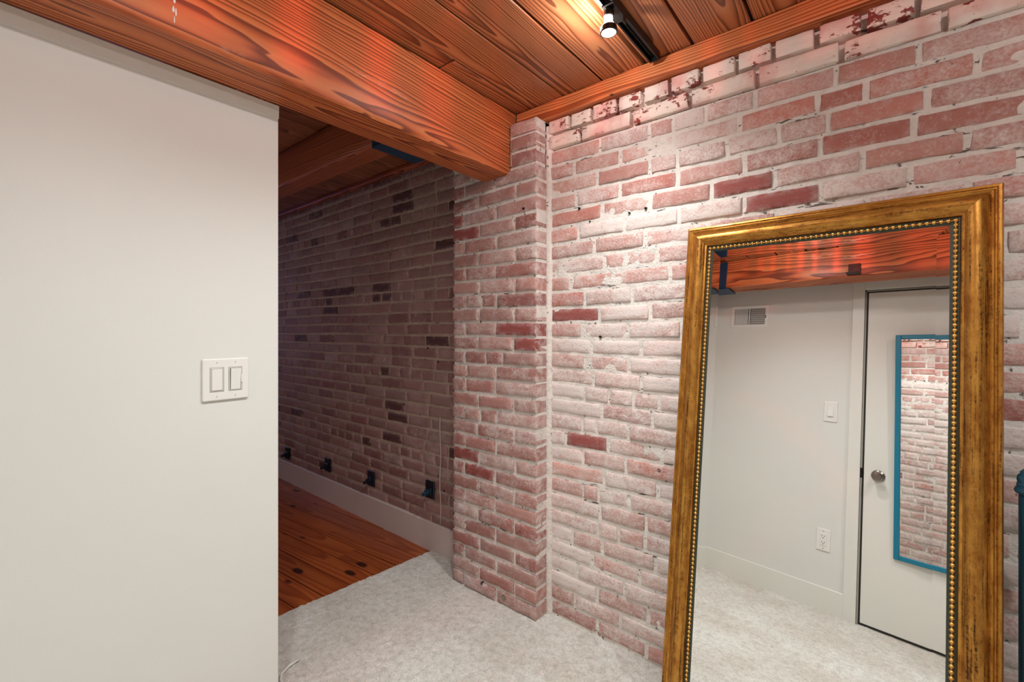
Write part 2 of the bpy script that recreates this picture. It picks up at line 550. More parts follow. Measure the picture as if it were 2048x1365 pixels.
def mortar(name, x0, x1, z0, z1, y, mat, parent=None, step=0.012, amp=0.0035, deep=None):
    nu, nv = int((x1 - x0) / step), int((z1 - z0) / step)
    X, Z = np.meshgrid(np.linspace(x0, x1, nu), np.linspace(z0, z1, nv), indexing='ij')
    Y = y + amp * (smooth_noise(nu, nv, 2.2) + 0.9 * smooth_noise(nu, nv, 7) + 0.5 * smooth_noise(nu, nv, 30)) * 1.1
    if deep: Y = np.where(Z > deep, Y + 0.022, Y)
    P = np.stack([X, Y, Z], -1)
    return link(name, grid_mesh(name, P), mat, parent)

def wob(x, c):
    return 0.0042 * math.sin(x * 2.3 + c * 0.35) + 0.0030 * math.sin(x * 6.1 + c * 0.5 + 1.0) + 0.008 * (x + 1.1) * (1 - c / 40)

# --- lit brick wall ---
JOINTS = {31: [-1.002, -0.897, -0.783, -0.681, -0.579, -0.471, -0.358, -0.252, -0.137, -0.026, 0.086], 30: [-0.952, -0.727, -0.51, -0.298, -0.078, 0.138], 29: [-0.866, -0.661, -0.571, -0.457, -0.304, -0.091, 0.089], 28: [-0.989, -0.779, -0.568, -0.35, -0.137, -0.022, 0.198], 27: [-0.878, -0.659, -0.555, -0.39, -0.236, -0.11, 0.106], 26: [-0.976, -0.779, -0.555, -0.335, -0.13, 0.08], 25: [-0.857, -0.655, -0.44, -0.25, -0.03, 0.18], 24: [-0.968, -0.76, -0.55, -0.338, -0.128, 0.07], 23: [-0.892, -0.677], 22: [-0.848, -0.63], 21: [-1.006, -0.809, -0.582], 20: [-0.937, -0.729], 19: [-0.868, -0.657], 18: [-0.95, -0.744], 17: [-0.907, -0.692], 16: [-0.937, -0.741], 15: [-0.896, -0.692], 14: [-0.938, -0.826, -0.723], 13: [-0.859, -0.649], 12: [-0.95, -0.884, -0.744], 11: [-1.031, -0.831], 10: [-0.947, -0.756], 9: [-0.85, -0.628], 8: [-0.945, -0.876, -0.741], 7: [-0.866], 6: [-0.876, -0.785, -0.677], 5: [-0.998, -0.857], 4: [-0.905, -0.7], 3: [-0.972, -0.761], 2: [-0.88], 1: [-0.985, -0.779], 0: [-0.88]}
XR = 1.9
def extend(js, head, x0, x1, r):
    js = [x0] + list(js)
    while js[-1] < x1:
        js.append(js[-1] + (0.105 if head else 0.21) * r.uniform(0.92, 1.07))
    js[-1] = x1
    if js[-1] - js[-2] < 0.04: js.pop(-2)
    return js

wall_back = mortar('wall_back', -1.13, XR, -0.02, 2.215, D - 0.0005, M['mortar'], deep=30.2 * CH)
tag(wall_back, 'whitewashed pink brick wall behind the leaning gold mirror', 'wall', kind='structure')
r0 = random.Random(3)
courses = {c: extend(js, c in (31, 14), -1.116, XR, r0) for c, js in JOINTS.items()}
courses[32] = extend([-0.92, -0.7], False, -1.116, XR, r0)
ZS = 0.0
def zf(x, c): return (c + 0.5) * CH + wob(x, c) + ZS
DARK = {(24, -0.338), (25, -0.44), (19, -1.116), (11, -1.031)}
kit_w = Kit(M['brick'], 0.03, 100)
kit_p = Kit(M['peel'], 0.06, 300)
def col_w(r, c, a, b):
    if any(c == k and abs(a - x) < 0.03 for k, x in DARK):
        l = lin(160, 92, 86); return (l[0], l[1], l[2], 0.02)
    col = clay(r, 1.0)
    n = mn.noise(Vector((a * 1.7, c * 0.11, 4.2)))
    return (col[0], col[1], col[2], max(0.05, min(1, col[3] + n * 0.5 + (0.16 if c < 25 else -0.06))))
def col_p(r, c, a, b):
    l = lin(206, 150, 142); return (l[0], l[1], l[2], r.uniform(0.0, 1.0))
low = {c: js for c, js in courses.items() if c < 30}
top = {c: js for c, js in courses.items() if c >= 30 and c < 32}
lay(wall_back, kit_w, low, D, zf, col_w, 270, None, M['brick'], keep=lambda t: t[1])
lay(wall_back, kit_p, top, D, zf, col_p, None, lambda c: 0.014 if c == 31 else 0.011)
for ch in wall_back.children:
    pass

# --- pilaster ---
bm = bmesh.new()
add_box(bm, (PX0 + 0.006, PIL + 0.004, -0.02), (PX1 - 0.005, DW + 0.03, BZ - 0.006))
add_box(bm, (BX1 + 0.004, PIL + 0.004, BZ - 0.006), (PX1 - 0.005, DW + 0.03, 2.165))
add_box(bm, (PX0 + 0.006, PIL + 0.004, BZ - 0.006), (BX0 - 0.004, DW + 0.03, CEIL + 0.03))
add_box(bm, (PX0 + 0.006, 1.60, BZ - 0.006), (PX1 - 0.005, DW + 0.03, CEIL + 0.03))
pil = link('wall_pilaster', bm_mesh(bm, 'pilaster_core'), M['mortar'])
tag(pil, 'whitewashed brick pilaster carrying the end of the ceiling beam', 'pilaster', kind='structure')
kit_pl = Kit(M['brick'], 0.085, 500)
W = PX1 - PX0
pc, pu = {}, {}
rp = random.Random(21)
for c in range(32):
    if c % 2 == 0:
        fr = [0, .16, .55, 1]
        if c in (20, 12): fr = [0, .16, .37, .55, 1]
        if c == 16: fr = [0, .16, .43, .63, 1]
    else:
        fr = [0, .34, .765, 1]
        if c == 15: fr = [0, .18, .55, 1]
    js = [PX0 + W * min(1, max(0, f + (rp.uniform(-.012, .012) if 0 < f < 1 else 0))) for f in fr]
    js[0] -= 0.003; js[-1] += 0.004
    if c * CH + 0.03 > BZ:       # beside the beam pocket
        pu[c] = [j for j in js if j < BX0 - 0.05] + [BX0 - 0.006]
        js = [BX1 + 0.006] + [j for j in js if j > BX1 + 0.05]
    pc[c] = js
PDARK = {(18, .55), (17, .765), (9, 0), (8, .16), (26, 0), (25, 0)}
def col_pl(r, c, a, b):
    f = (a - PX0) / W
    if any(c == k and abs(f - x) < 0.04 for k, x in PDARK):
        l = lin(156, 84, 78); return (l[0], l[1], l[2], 0.02)
    col = clay(r, 0.93, (0.12, 0.50)); g_ = sum(col[:3]) / 3; return tuple(v * 0.86 + g_ * 0.14 for v in col[:3]) + (col[3],)
lay(pil, kit_pl, pc, PIL, zf, col_pl)
lay(pil, kit_pl, pu, PIL, zf, col_pl)

rfl = random.Random(2)
pts = [(PX1 + 0.001 + 0.0025 * mn.noise(Vector((k * 0.21, 1, 0))), D + 0.003 + 0.003 * mn.noise(Vector((k * 0.17, 5, 0))), -0.01 + 0.011 * k) for k in range(197)]
tube('mortar_fillet', pts, 0.020, M['fillet'], pil, 12)

# --- brick wall of the dim room beyond ---
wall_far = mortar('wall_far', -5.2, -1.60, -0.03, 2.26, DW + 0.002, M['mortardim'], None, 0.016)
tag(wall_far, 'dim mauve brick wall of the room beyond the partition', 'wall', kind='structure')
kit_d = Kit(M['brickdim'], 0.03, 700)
rd = random.Random(5)
dc = {}
for c in range(0, 33):
    head = (c % 7 == 0) or c == 32
    js = [-1.645]
    step = 0.105 if head else 0.21
    x = -1.645 - step * (rd.uniform(0.3, 0.9))
    while x > -5.2:
        js.append(x); x -= step * rd.uniform(0.94, 1.05)
    js.append(-5.2)
    dc[c] = js[::-1]
def zfd(x, c): return (c + 0.5) * CH + 0.003 * math.sin(x * 2 + c * .4) + 0.002 * math.sin(x * 5.5 + c)
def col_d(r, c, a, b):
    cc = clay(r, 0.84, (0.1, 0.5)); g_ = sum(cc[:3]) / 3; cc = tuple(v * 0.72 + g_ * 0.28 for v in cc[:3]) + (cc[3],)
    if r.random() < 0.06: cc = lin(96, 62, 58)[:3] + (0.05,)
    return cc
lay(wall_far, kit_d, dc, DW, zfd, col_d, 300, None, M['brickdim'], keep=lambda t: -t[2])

# small anchors and plugged holes left in the masonry
def from_pixel(u, v, y):
    a = (u - 1024) / 885.9; c_, s_ = math.cos(YAW), math.sin(YAW)
    rx, ry, rz = c_ * a - s_, s_ * a + c_, (660.1 - v) / 885.9
    t_ = y / ry
    return Vector((rx * t_, y, 1.25 + rz * t_))
for par, yy, lst in ((wall_back, D - 0.008, ((1158, 417, .005), (1291, 417, .005), (1179, 443, .003), (1258, 426, .004), (1200, 674, .005), (1318, 941, .006))),
                     (pil, PIL - 0.007, ((1046, 417, .005), (1040, 1064, .005), (1007, 1196, .013), (963, 1168, .006))),
                     (wall_far, DW - 0.007, ((856, 945, .006), (876, 953, .005), (888, 982, .006), (855, 697, .004), (876, 724, .004)))):
    for u_, v_, r_ in lst:
        p_ = from_pixel(u_, v_, yy)
        lathe('anchor_hole', [(0, -0.004), (r_ * 0.5, -0.004), (r_ * 0.55, 0.0), (r_, 0.001), (r_, -0.012), (0, -0.012)], M['slot'] if r_ < 0.01 else M['anchor'], par, 12, Matrix.Translation(p_) @ Matrix.Rotation(PI / 2, 4, 'X'))

# ------------------------------------------------------------------ floors
nu, nv = 620, 400
X0c, X1c, Y0c, Y1c = -2.03, 1.95, YB - 0.03, 1.70
u = np.linspace(0, 1, nu)[:, None]; v = np.linspace(0, 1, nv)[None, :]
Yg_ = Y0c + (Y1c - Y0c) * v + 0 * u
xl = -2.025 + (Yg_ - 0.85) * 0.0886
Xg_ = xl + (X1c - xl) * u
Zg_ = -0.002 + 0.006 * (smooth_noise(nu, nv, 1.4) + 0.8 * smooth_noise(nu, nv, 3)) + 0.004 * smooth_noise(nu, nv, 60)
P = np.stack([Xg_, Yg_, Zg_], -1)
P[0, :, 2] = -0.014; P[0, :, 0] += 0.006 * smooth_noise(nu, nv, 2)[0]
carpet = link('floor_carpet', grid_mesh('floor_carpet', P), M['carpet'])
tag(carpet, 'cream carpet covering the floor of the bedroom corner', 'carpet', kind='structure')

floor = box('floor', (-5.3, -1.6, -0.08), (2.1, 1.9, -0.030), M['slot'])
tag(floor, 'knotty orange pine plank floor of the dim room', 'floor', kind='structure')
ANG = math.radians(5.8)
def board_mesh(name, L, Wd, T, bev=0.002):
    bm = bmesh.new(); add_box(bm, (-L / 2, -Wd / 2, -T / 2), (L / 2, Wd / 2, T / 2), bev)
    return bm_mesh(bm, name)
rf = random.Random(17)
pw = 0.1265
ca, sa = math.cos(ANG), math.sin(ANG)
# plank joints pass (-2.89, 1.219): direction (ca, sa)
for k in range(-16, 6):
    # perpendicular offset from the reference joint
    cuts = [-1.93]
    x = -1.93
    first = {0: -2.30, 1: -2.62}.get(k)
    if first: cuts.append(first); x = first
    while x > -5.1:
        x -= rf.uniform(1.2, 2.2); cuts.append(x)
    for a, b in zip(cuts[1:], cuts[:-1]):
        cx = (a + b) / 2
        s = (cx + 2.89) / ca
        px = -2.89 + s * ca - (k + 0.5) * pw * sa
        py = 1.219 + s * sa + (k + 0.5) * pw * ca
        if py > 1.80 or py < -1.5: continue
        o = link('plank', board_mesh('plank', (b - a) / ca - 0.002, pw - 0.0060, 0.018, 0.0015), M['floorwood'], floor)
        o.location = (px, py, -0.0195 + rf.uniform(-0.0006, 0.0006)); o.rotation_euler = (PI, 0, ANG)

# ------------------------------------------------------------------ ceiling
ceiling = box('ceiling', (-5.3, -1.6, CEIL + 0.035), (2.1, 1.9, CEIL + 0.08), M['board'])
tag(ceiling, 'ceiling of varnished orange pine planks', 'ceiling', kind='structure')
edges = [-1.29, -1.195, -1.022, -0.842, -0.667, -0.490, -0.305, -0.13, 0.045, 0.22, 0.395, 0.57, 0.745, 0.92, 1.095, 1.27, 1.445, 1.62, 1.795, 1.97]
rc = random.Random(9)
def ceil_plank(x0, x1, y0, y1, gap, dz):
    o = link('plank', board_mesh('plank', y1 - y0, x1 - x0 - gap, 0.03, 0.003), M['plank'], ceiling)
    o.location = ((x0 + x1) / 2, (y0 + y1) / 2, CEIL + 0.015 + dz); o.rotation_euler = (0, 0, PI / 2)
for i, (a, b) in enumerate(zip(edges[:-1], edges[1:])):
    gap = 0.011 if i in (4,) else 0.005
    if i == 0:
        ceil_plank(a, b, -0.70, 1.12, gap, 0.004); ceil_plank(a, b, 1.124, 1.66, gap, 0.001)
    else:
        sh = 0.004 if i in (3, 4) else 0
        ceil_plank(a + sh, b, -0.70, 1.66, gap + (0.006 if i == 5 else 0), rc.uniform(-0.002, 0.003))
x = -1.44
while x > -5.15:
    ceil_plank(x - 0.175, x, -1.55, 1.70, 0.005, rc.uniform(-0.002, 0.003)); x -= 0.175

# timber trim on top of the brick wall
def timber(name, a, b, mat, axis, parent=None, bev=0.004, rot=0.0):
    """board between corners a,b, its long axis along local X"""
    a, b = Vector(a), Vector(b); c = (a + b) / 2; s = b - a
    if axis == 'x': o = link(name, board_mesh(name, s.x, s.y, s.z, bev), mat, parent); ang = 0
    else: o = link(name, board_mesh(name, s.y, s.x, s.z, bev), mat, parent); ang = PI / 2
    o.location = c; o.rotation_euler = (0, 0, ang + rot)
    return o
trim = timber('trim_1', (-1.272, 1.577, 2.166), (1.95, 1.64, CEIL - 0.001), M['trimwood'], 'x')
tag(trim, 'orange pine trim board between brick wall and plank ceiling', 'trim', kind='structure')
trim2 = timber('trim_2', (-5.15, 1.63, 2.21), (-1.45, 1.70, CEIL - 0.001), M['joist'], 'x')
tag(trim2, 'dark pine board on top of the dim brick wall', 'trim', kind='structure')

def rough_beam(name, a, b, mat, axis, seed, n=60, amp=0.0025):
    a, b = Vector(a), Vector(b); c = (a + b) / 2; s = b - a
    L, Wd, T = (s.x, s.y, s.z) if axis == 'x' else (s.y, s.x, s.z)
    cs = [(-1, -1), (-.9, -1), (-.3, -1), (.3, -1), (.9, -1), (1, -1), (1, -.92), (1, -.3), (1, .3), (1, .96), (1, 1), (-1, 1), (-1, .9), (-1, .3), (-1, -.3), (-1, -.92)]
    ch = {0: (.04, .03), 5: (-.04, .03)}
    verts, faces = [], []
    m = len(cs)
    for i in range(n + 1):
        x = -L / 2 + L * i / n
        for k, (y, z) in enumerate(cs):
            dy, dz = ch.get(k, (0, 0))
            nz = mn.noise(Vector((x * 5, y * 1.5 + seed, z * 1.5)))
            nz2 = mn.noise(Vector((x * 22, y * 3 + seed, z * 3)))
            corner = abs(y) > .95 and abs(z) > .95
            verts.append((x, (y + dy) * Wd / 2 + nz * amp * (0.7 if not corner else 1.2) + nz2 * amp * 0.5 * corner, (z + dz) * T / 2 + nz2 * amp * (1.5 if corner else 0.2)))
    for i in range(n):
        for k in range(m):
            faces.append((i * m + k, i * m + (k + 1) % m, (i + 1) * m + (k + 1) % m, (i + 1) * m + k))
    faces.append(tuple(range(m))); faces.append(tuple(n * m + k for k in range(m)))
    me = bpy.data.meshes.new(name); me.from_pydata(verts, [], faces)
    bm = bmesh.new(); bm.from_mesh(me); bmesh.ops.recalc_face_normals(bm, faces=bm.faces); bm.to_mesh(me); bm.free()
    o = link(name, me, mat); sharp(o, 30)
    o.location = c; o.rotation_euler = (0, 0, 0 if axis == 'x' else PI / 2)
    return o
beam = rough_beam('ceiling_beam', (BX0, YG + 0.004, BZ), (BX1, 1.575, CEIL - 0.004), M['beam'], 'y', 4.0)
tag(beam, 'thick varnished red-orange pine beam above the white partition', 'beam')
girder = rough_beam('ceiling_girder', (-2.0, YG - 0.13, 2.03), (1.95, YG, CEIL - 0.002), M['beam'], 'x', 9.0, 80)
tag(girder, 'long pine girder above the door wall seen in the gold mirror', 'beam')
for k, (y0, lb) in enumerate(((1.055, 'dim pine joist beyond the partition, nearest the brick wall'), (0.52, 'dim pine joist above the partition end, second from the brick wall'))):
    jo = rough_beam('ceiling_joist', (-5.1, y0, 2.05), (BX0 - 0.004, y0 + 0.115, CEIL - 0.003), M['joist'], 'x', 20 + k, 70)
    jo.rotation_euler = (0, 0, 0.012)
    jo.location.y += 0.02
    tag(jo, lb, 'joist', 'joists of the dim room')
# old paint drips and splashes on the beam
bmw = Matrix.Translation(beam.location) @ Matrix.Rotation(PI / 2, 4, 'Z')
for (y_, z_, w_, h_) in ((0.300, 2.026, .0020, .009), (0.298, 2.003, .0022, .008), (0.303, 1.999, .0016, .010), (0.300, 1.980, .0012, .009)):
    bm = bmesh.new(); bmesh.ops.create_uvsphere(bm, u_segments=10, v_segments=8, radius=1.0)
    for v in bm.verts: v.co = Vector((v.co.x * 0.0022, v.co.y * w_ * (1.25 - 0.4 * v.co.z), v.co.z * h_))
    o = link('paint_drip', bm_mesh(bm, 'paint_drip', True), M['trimwhite'], beam)
    o.matrix_parent_inverse = bmw.inverted(); o.location = (BX1 + 0.0005, y_, z_)
# blue joist hanger
def hanger(y0, y1, label):
    h = empty('joist_hanger', (BX0 - 0.02, (y0 + y1) / 2, 2.05))
    ya, yb = y0 - h.location.y, y1 - h.location.y
    for y in (ya, yb - 0.006):
        box('strap', (-0.085, y, -0.075), (0.012, y + 0.006, 0.15), M['steel'], h)
    box('seat_plate', (-0.085, ya, -0.081), (0.012, yb, -0.073), M['steel'], h)
    tag(h, label, 'bracket', 'blue joist hangers')
hanger(1.000, 1.215, 'blue steel joist hanger behind the thick beam, nearest the brick wall')

# ------------------------------------------------------------------ white partition and room shell
wall_left = box('wall_left', (WX - 0.12, -1.5, -0.02), (WX, WEND, BZ - 0.004), M['white'], None, 0.002)
tag(wall_left, 'plain white partition wall with a double light switch', 'wall', kind='structure')
bm = bmesh.new()
zt, zb = BZ - 0.003, 1.904
vsx = [bm.verts.new(q) for q in ((WX - 0.001, YB, zb), (WX - 0.001, WEND, zb), (WX + 0.003, WEND, zb), (WX + 0.003, YB, zb),
                                 (WX - 0.001, YB, zt), (WX - 0.001, WEND, zt), (WX + 0.005, WEND, zt), (WX + 0.005, YB, zt))]
for f in ((0, 1, 2, 3), (4, 7, 6, 5), (3, 2, 6, 7), (1, 5, 6, 2), (0, 3, 7, 4), (0, 4, 5, 1)): bm.faces.new([vsx[k] for k in f])
o = link('trim_3', bm_mesh(bm, 'trim_3'), M['trimwhite'])
tag(o, 'narrow white strip sealing the partition to the beam', 'trim', kind='structure')

wall_front = box('wall_front', (WX, YB - 0.12, -0.02), (2.05, YB, CEIL + 0.03), M['white'])
tag(wall_front, 'white wall with a vent and door seen in the gold mirror', 'wall', kind='structure')
wall_right = box('wall_right', (1.93, YB - 0.1, -0.02), (2.05, 1.75, CEIL + 0.03), M['white'])
tag(wall_right, 'white side wall right of the picture', 'wall', kind='structure')
# far room shell
o = box('wall_dim_back', (-5.3, -1.62, -0.02), (WX - 0.0, -1.5, CEIL + 0.03), M['white'])
tag(o, 'white wall of the dim room out of view', 'wall', kind='structure')
bm = bmesh.new()
add_box(bm, (-5.32, -1.6, -0.02), (-5.2, 1.8, 0.7)); add_box(bm, (-5.32, -1.6, 1.9), (-5.2, 1.8, CEIL + 0.03))
add_box(bm, (-5.32, -1.6, 0.7), (-5.2, 0.5, 1.9)); add_box(bm, (-5.32, 1.4, 0.7), (-5.2, 1.8, 1.9))
o = link('wall_dim_end', bm_mesh(bm, 'wall_dim_end'), M['white'])
tag(o, 'white end wall of the dim room with a window opening', 'wall', kind='structure')
win = box('window_1', (-5.27, 0.93, 0.7), (-5.24, 0.97, 1.9), M['trimwhite'])
tag(win, 'white window bar in the end wall of the dim room', 'window', kind='structure')

# baseboards
def baseboard(name, a, b, label, mat='trimwhite'):
    o = box(name, a, b, M[mat], None, 0.003)
    tag(o, label, 'baseboard', kind='structure'); return o
baseboard('baseboard_far', (-5.2, 1.652, -0.02), (PX0 - 0.002, 1.676, 0.152), 'pale painted baseboard along the dim brick wall', 'basepaint')
baseboard('baseboard_front', (WX, YB, -0.01), (-0.466, YB + 0.014, 0.135), 'white baseboard below the vent, seen in the gold mirror')

# ------------------------------------------------------------------ door in the front wall (seen in the mirror)
door = empty('door_1', (-0.009, YB, 0))
tag(door, 'white flush door with round knob, seen in the gold mirror', 'door', kind='structure')
DX0, DX1 = -0.388 + 0.009, 0.370 + 0.009
box('door_leaf', (DX0, -0.02, 0.012), (DX1, 0.006, 2.03), M['trimwhite'], door, 0.002)
for (a, b) in (((DX0 - 0.082, -0.001, -0.01), (DX0 - 0.018, 0.016, 2.115)), ((DX1 + 0.018, -0.001, -0.01), (DX1 + 0.082, 0.016, 2.115)), ((DX0 - 0.018, -0.001, 2.05), (DX1 + 0.018, 0.016, 2.115))):
    box('casing', a, b, M['trimwhite'], door, 0.002)
for (a, b) in (((DX0 - 0.016, -0.001, 0.0), (DX0 - 0.008, 0.012, 2.048)), ((DX1 + 0.008, -0.001, 0.0), (DX1 + 0.016, 0.012, 2.048)), ((DX0 - 0.016, -0.001, 2.038), (DX1 + 0.016, 0.012, 2.048))):
    box('jamb', a, b, M['grey'], door)
for (a, b) in (((DX0 - 0.008, -0.001, 0.0), (DX0 - 0.0005, 0.002, 2.04)), ((DX0 - 0.008, -0.001, 2.031), (DX1 + 0.008, 0.002, 2.038)), ((DX0, -0.001, 0.0), (DX1, 0.003, 0.011))):
    box('gap', a, b, M['slot'], door)
Ry = Matrix.Translation((-0.318 + 0.009, 0.006, 0.862)) @ Matrix.Rotation(-PI / 2, 4, 'X')
lathe('knob', [(0, 0), (0.033, 0), (0.034, 0.004), (0.028, 0.010), (0.013, 0.013), (0.011, 0.030), (0.018, 0.036), (0.026, 0.044), (0.027, 0.054), (0.022, 0.061), (0.010, 0.063), (0, 0.0625)], M['bronze'], door, 28, Ry)
box('strike_plate', (DX0 - 0.018, 0.010, 0.835), (DX0 - 0.004, 0.014, 0.895), M['darksteel'], door, 0.002)

# teal framed mirror on the door
dm = empty('door_mirror', (-0.009, YB + 0.024, 0.416))
dm.rotation_euler = (math.radians(-1.3), 0, math.radians(4.4))
tag(dm, 'tall mirror in a teal blue frame hung on the white door', 'mirror')
mx0, mx1, mz = -0.232, 0.232, 1.316
box('glass', (mx0 + 0.02, 0.002, 0.02), (mx1 - 0.02, 0.005, mz - 0.02), M['mirror'], dm)
box('backing', (mx0 + 0.005, 0.0, 0.005), (mx1 - 0.005, 0.002, mz - 0.005), M['board'], dm)
for (a, b) in (((mx0, 0, 0), (mx0 + 0.026, 0.014, mz)), ((mx1 - 0.026, 0, 0), (mx1, 0.014, mz)), ((mx0 + 0.026, 0, 0), (mx1 - 0.026, 0.014, 0.026)), ((mx0 + 0.026, 0, mz - 0.026), (mx1 - 0.026, 0.014, mz))):
    box('frame_rail', a, b, M['tealframe'], dm, 0.003, 2)

# vent
vent = empty('air_vent', (-1.125, YB, 1.90))
tag(vent, 'white metal air vent with two louvre panels below the girder', 'vent')
hw, hh = 0.135, 0.088
for (a, b) in (((-hw, 0, -hh), (-hw + 0.024, 0.006, hh)), ((hw - 0.024, 0, -hh), (hw, 0.006, hh)), ((-hw + 0.024, 0, -hh), (hw - 0.024, 0.006, -hh + 0.024)), ((-hw + 0.024, 0, hh - 0.024), (hw - 0.024, 0.006, hh)), ((-0.004, 0, -hh + 0.024), (0.004, 0.006, hh - 0.024))):
    box('flange', a, b, M['plastic'], vent, 0.0015)
box('duct', (-hw + 0.02, 0.0003, -hh + 0.02), (hw - 0.02, 0.001, hh - 0.02), M['slot'], vent)
for s in (-1, 1):
    bm = bmesh.new()
    for k in range(16):
        x = s * (0.009 + 0.0062 * (k + 0.5))
        m = Matrix.Translation((x, 0.003, 0)) @ Matrix.Rotation(-s * 0.6, 4, 'Z')
        rr = bmesh.ops.create_cube(bm, size=1.0, matrix=m @ Matrix.Diagonal((0.0014, 0.0045, 2 * (hh - 0.025), 1)))
    if s > 0:
        for k in range(7):
            z = -0.05 + 0.0165 * k
            add_box(bm, (0.007, 0.001, z), (0.108, 0.002, z + 0.002))
    o = link('louvre_panel', bm_mesh(bm, 'louvres'), M['plastic'], vent)
    tag(o, 'row of thin white slats', kind='stuff')
for z in (0.0, -0.012):
    box('lever', (hw - 0.020, 0.004, z - 0.003), (hw - 0.014, 0.012, z + 0.003), M['darksteel'], vent)

# outlet and single switch on the front wall
out = empty('wall_outlet', (-0.582, YB, 0.411))
tag(out, 'white duplex power outlet low on the wall beside the door', 'outlet')
box('cover_plate', (-0.037, 0, -0.066), (0.037, 0.006, 0.066), M['plastic'], out, 0.003, 2)
face = box('socket_face', (-0.018, 0.004, -0.037), (0.018, 0.009, 0.037), M['plastic'], out, 0.002)
for zc in (-0.018, 0.018):
    for dx, w in ((-0.007, 0.0012), (0.007, 0.0012)):
        box('slot', (dx - w, 0.0088, zc), (dx + w, 0.0096, zc + 0.009), M['slot'], face)
    cyl('ground_hole', (0, 0.0088, zc - 0.006), (0, 0.0096, zc - 0.006), 0.0028, M['slot'], face, n=10)
for zc in (-0.052, 0.052):
    cyl('screw', (0, 0.005, zc), (0, 0.0068, zc), 0.0026, M['darksteel'], out, n=10)
sw1 = empty('light_switch', (-0.571, YB, 1.222))
tag(sw1, 'white single rocker light switch beside the door', 'light switch')
box('cover_plate', (-0.038, 0, -0.066), (0.038, 0.006, 0.066), M['plastic'], sw1, 0.003, 2)
rk = box('rocker', (-0.016, 0.003, -0.033), (0.016, 0.011, 0.033), M['plastic'], sw1, 0.002)
rk.rotation_euler = (0.10, 0, 0)

# small hardware on the girder
ab = empty('angle_bracket', (-0.40, YG, 2.075))
tag(ab, 'small dark steel angle bracket screwed to the girder face', 'bracket')
box('back_plate', (-0.030, 0.0, -0.03), (0.030, 0.008, 0.035), M['darksteel'], ab)
box('shelf_plate', (-0.034, 0.0, -0.036), (0.030, 0.045, -0.028), M['darksteel'], ab)
# blue hanger where the beam meets the girder
hb = empty('beam_hanger', (BX1, YG, BZ))
tag(hb, 'blue steel hanger where the thick beam meets the girder', 'bracket')
box('strap', (0.003, 0.004, 0.03), (0.012, 0.085, 0.28), M['steel'], hb)
box('flange', (0.003, 0.001, 0.075), (0.105, 0.014, 0.28), M['steel'], hb)
box('seat_plate', (0.003, -0.125, 0.070), (0.125, 0.014, 0.078), M['steel'], hb)

# ------------------------------------------------------------------ double switch on the partition
ds = empty('light_switch', (WX, 0.457, 1.11))
tag(ds, 'white double light switch plate with two rockers on the partition', 'light switch')
box('cover_plate', (0, -0.0585, -0.0595), (0.007, 0.0585, 0.0595), M['plastic'], ds, 0.004, 3)
for k, yc in enumerate((-0.023, 0.023)):
    g = box('recess', (0.0066, yc - 0.0172, -0.0340), (0.0074, yc + 0.0172, 0.0340), M['slot'], ds)
    fr = box('rocker_frame', (0.006, yc - 0.0164, -0.0332), (0.0082, yc + 0.0164, 0.0332), M['plastic'], ds, 0.0008)
    if k == 0:
        gp = box('rocker_gap', (0.0078, yc - 0.0142, -0.0310), (0.0084, yc + 0.0142, 0.0310), M['slot'], ds)
        rk = box('rocker', (0.006, yc - 0.0134, -0.0302), (0.0094, yc + 0.0134, 0.0302), M['plastic'], ds, 0.001)
    else:
        gp = box('rocker_gap', (0.0078, yc - 0.0142, -0.0310), (0.0084, yc + 0.0142, 0.0310), M['slot'], ds)
        rk = box('rocker', (0.006, yc - 0.0128, -0.0302), (0.0115, yc + 0.0130, 0.0302), M['plastic'], ds, 0.001)
        rk.rotation_euler = (0, 0.06, 0)
        box('slider', (0.010, yc + 0.0132, -0.010), (0.013, yc + 0.0162, 0.012), M['plastic'], ds)
    for zc in (-0.0475, 0.0475):
        sc = cyl('screw', (0.0066, yc, zc), (0.0078, yc, zc), 0.0026, M['plastic'], ds, n=12)
        box('screw_slot', (0.0076, yc - 0.0004, zc - 0.0024), (0.0080, yc + 0.0004, zc + 0.0024), M['slot'], sc)

# ------------------------------------------------------------------ dark plates on the dim wall
names = ['nearest the pilaster', 'second from the pilaster', 'third from the pilaster', 'farthest from the pilaster']
for (px, pz), nm in zip(((-1.972, 0.335), (-2.564, 0.271), (-3.127, 0.254), (-3.782, 0.223)), names):
    e = empty('wall_outlet', (px, DW - 0.010, pz))
    tag(e, 'dark navy wall plate with a knob on the dim brick wall, ' + nm, 'wall plate', 'dark plates above the baseboard')
    box('cover_plate', (-0.038, -0.006, -0.050), (0.038, 0.004, 0.050), M['navy'], e, 0.003)
    box('socket', (-0.02, -0.014, -0.030), (0.02, -0.005, 0.012), M['navy'], e, 0.003)
    lathe('plug', [(0, 0), (0.017, 0), (0.017, 0.018), (0.010, 0.020), (0.009, 0.030), (0.011, 0.032), (0.011, 0.039), (0, 0.040)], M['teal'] if nm == names[0] else M['navy'], e, 16, Matrix.Translation((-0.004, -0.013, -0.010)) @ Matrix.Rotation(PI / 2 + 0.15, 4, 'X'))

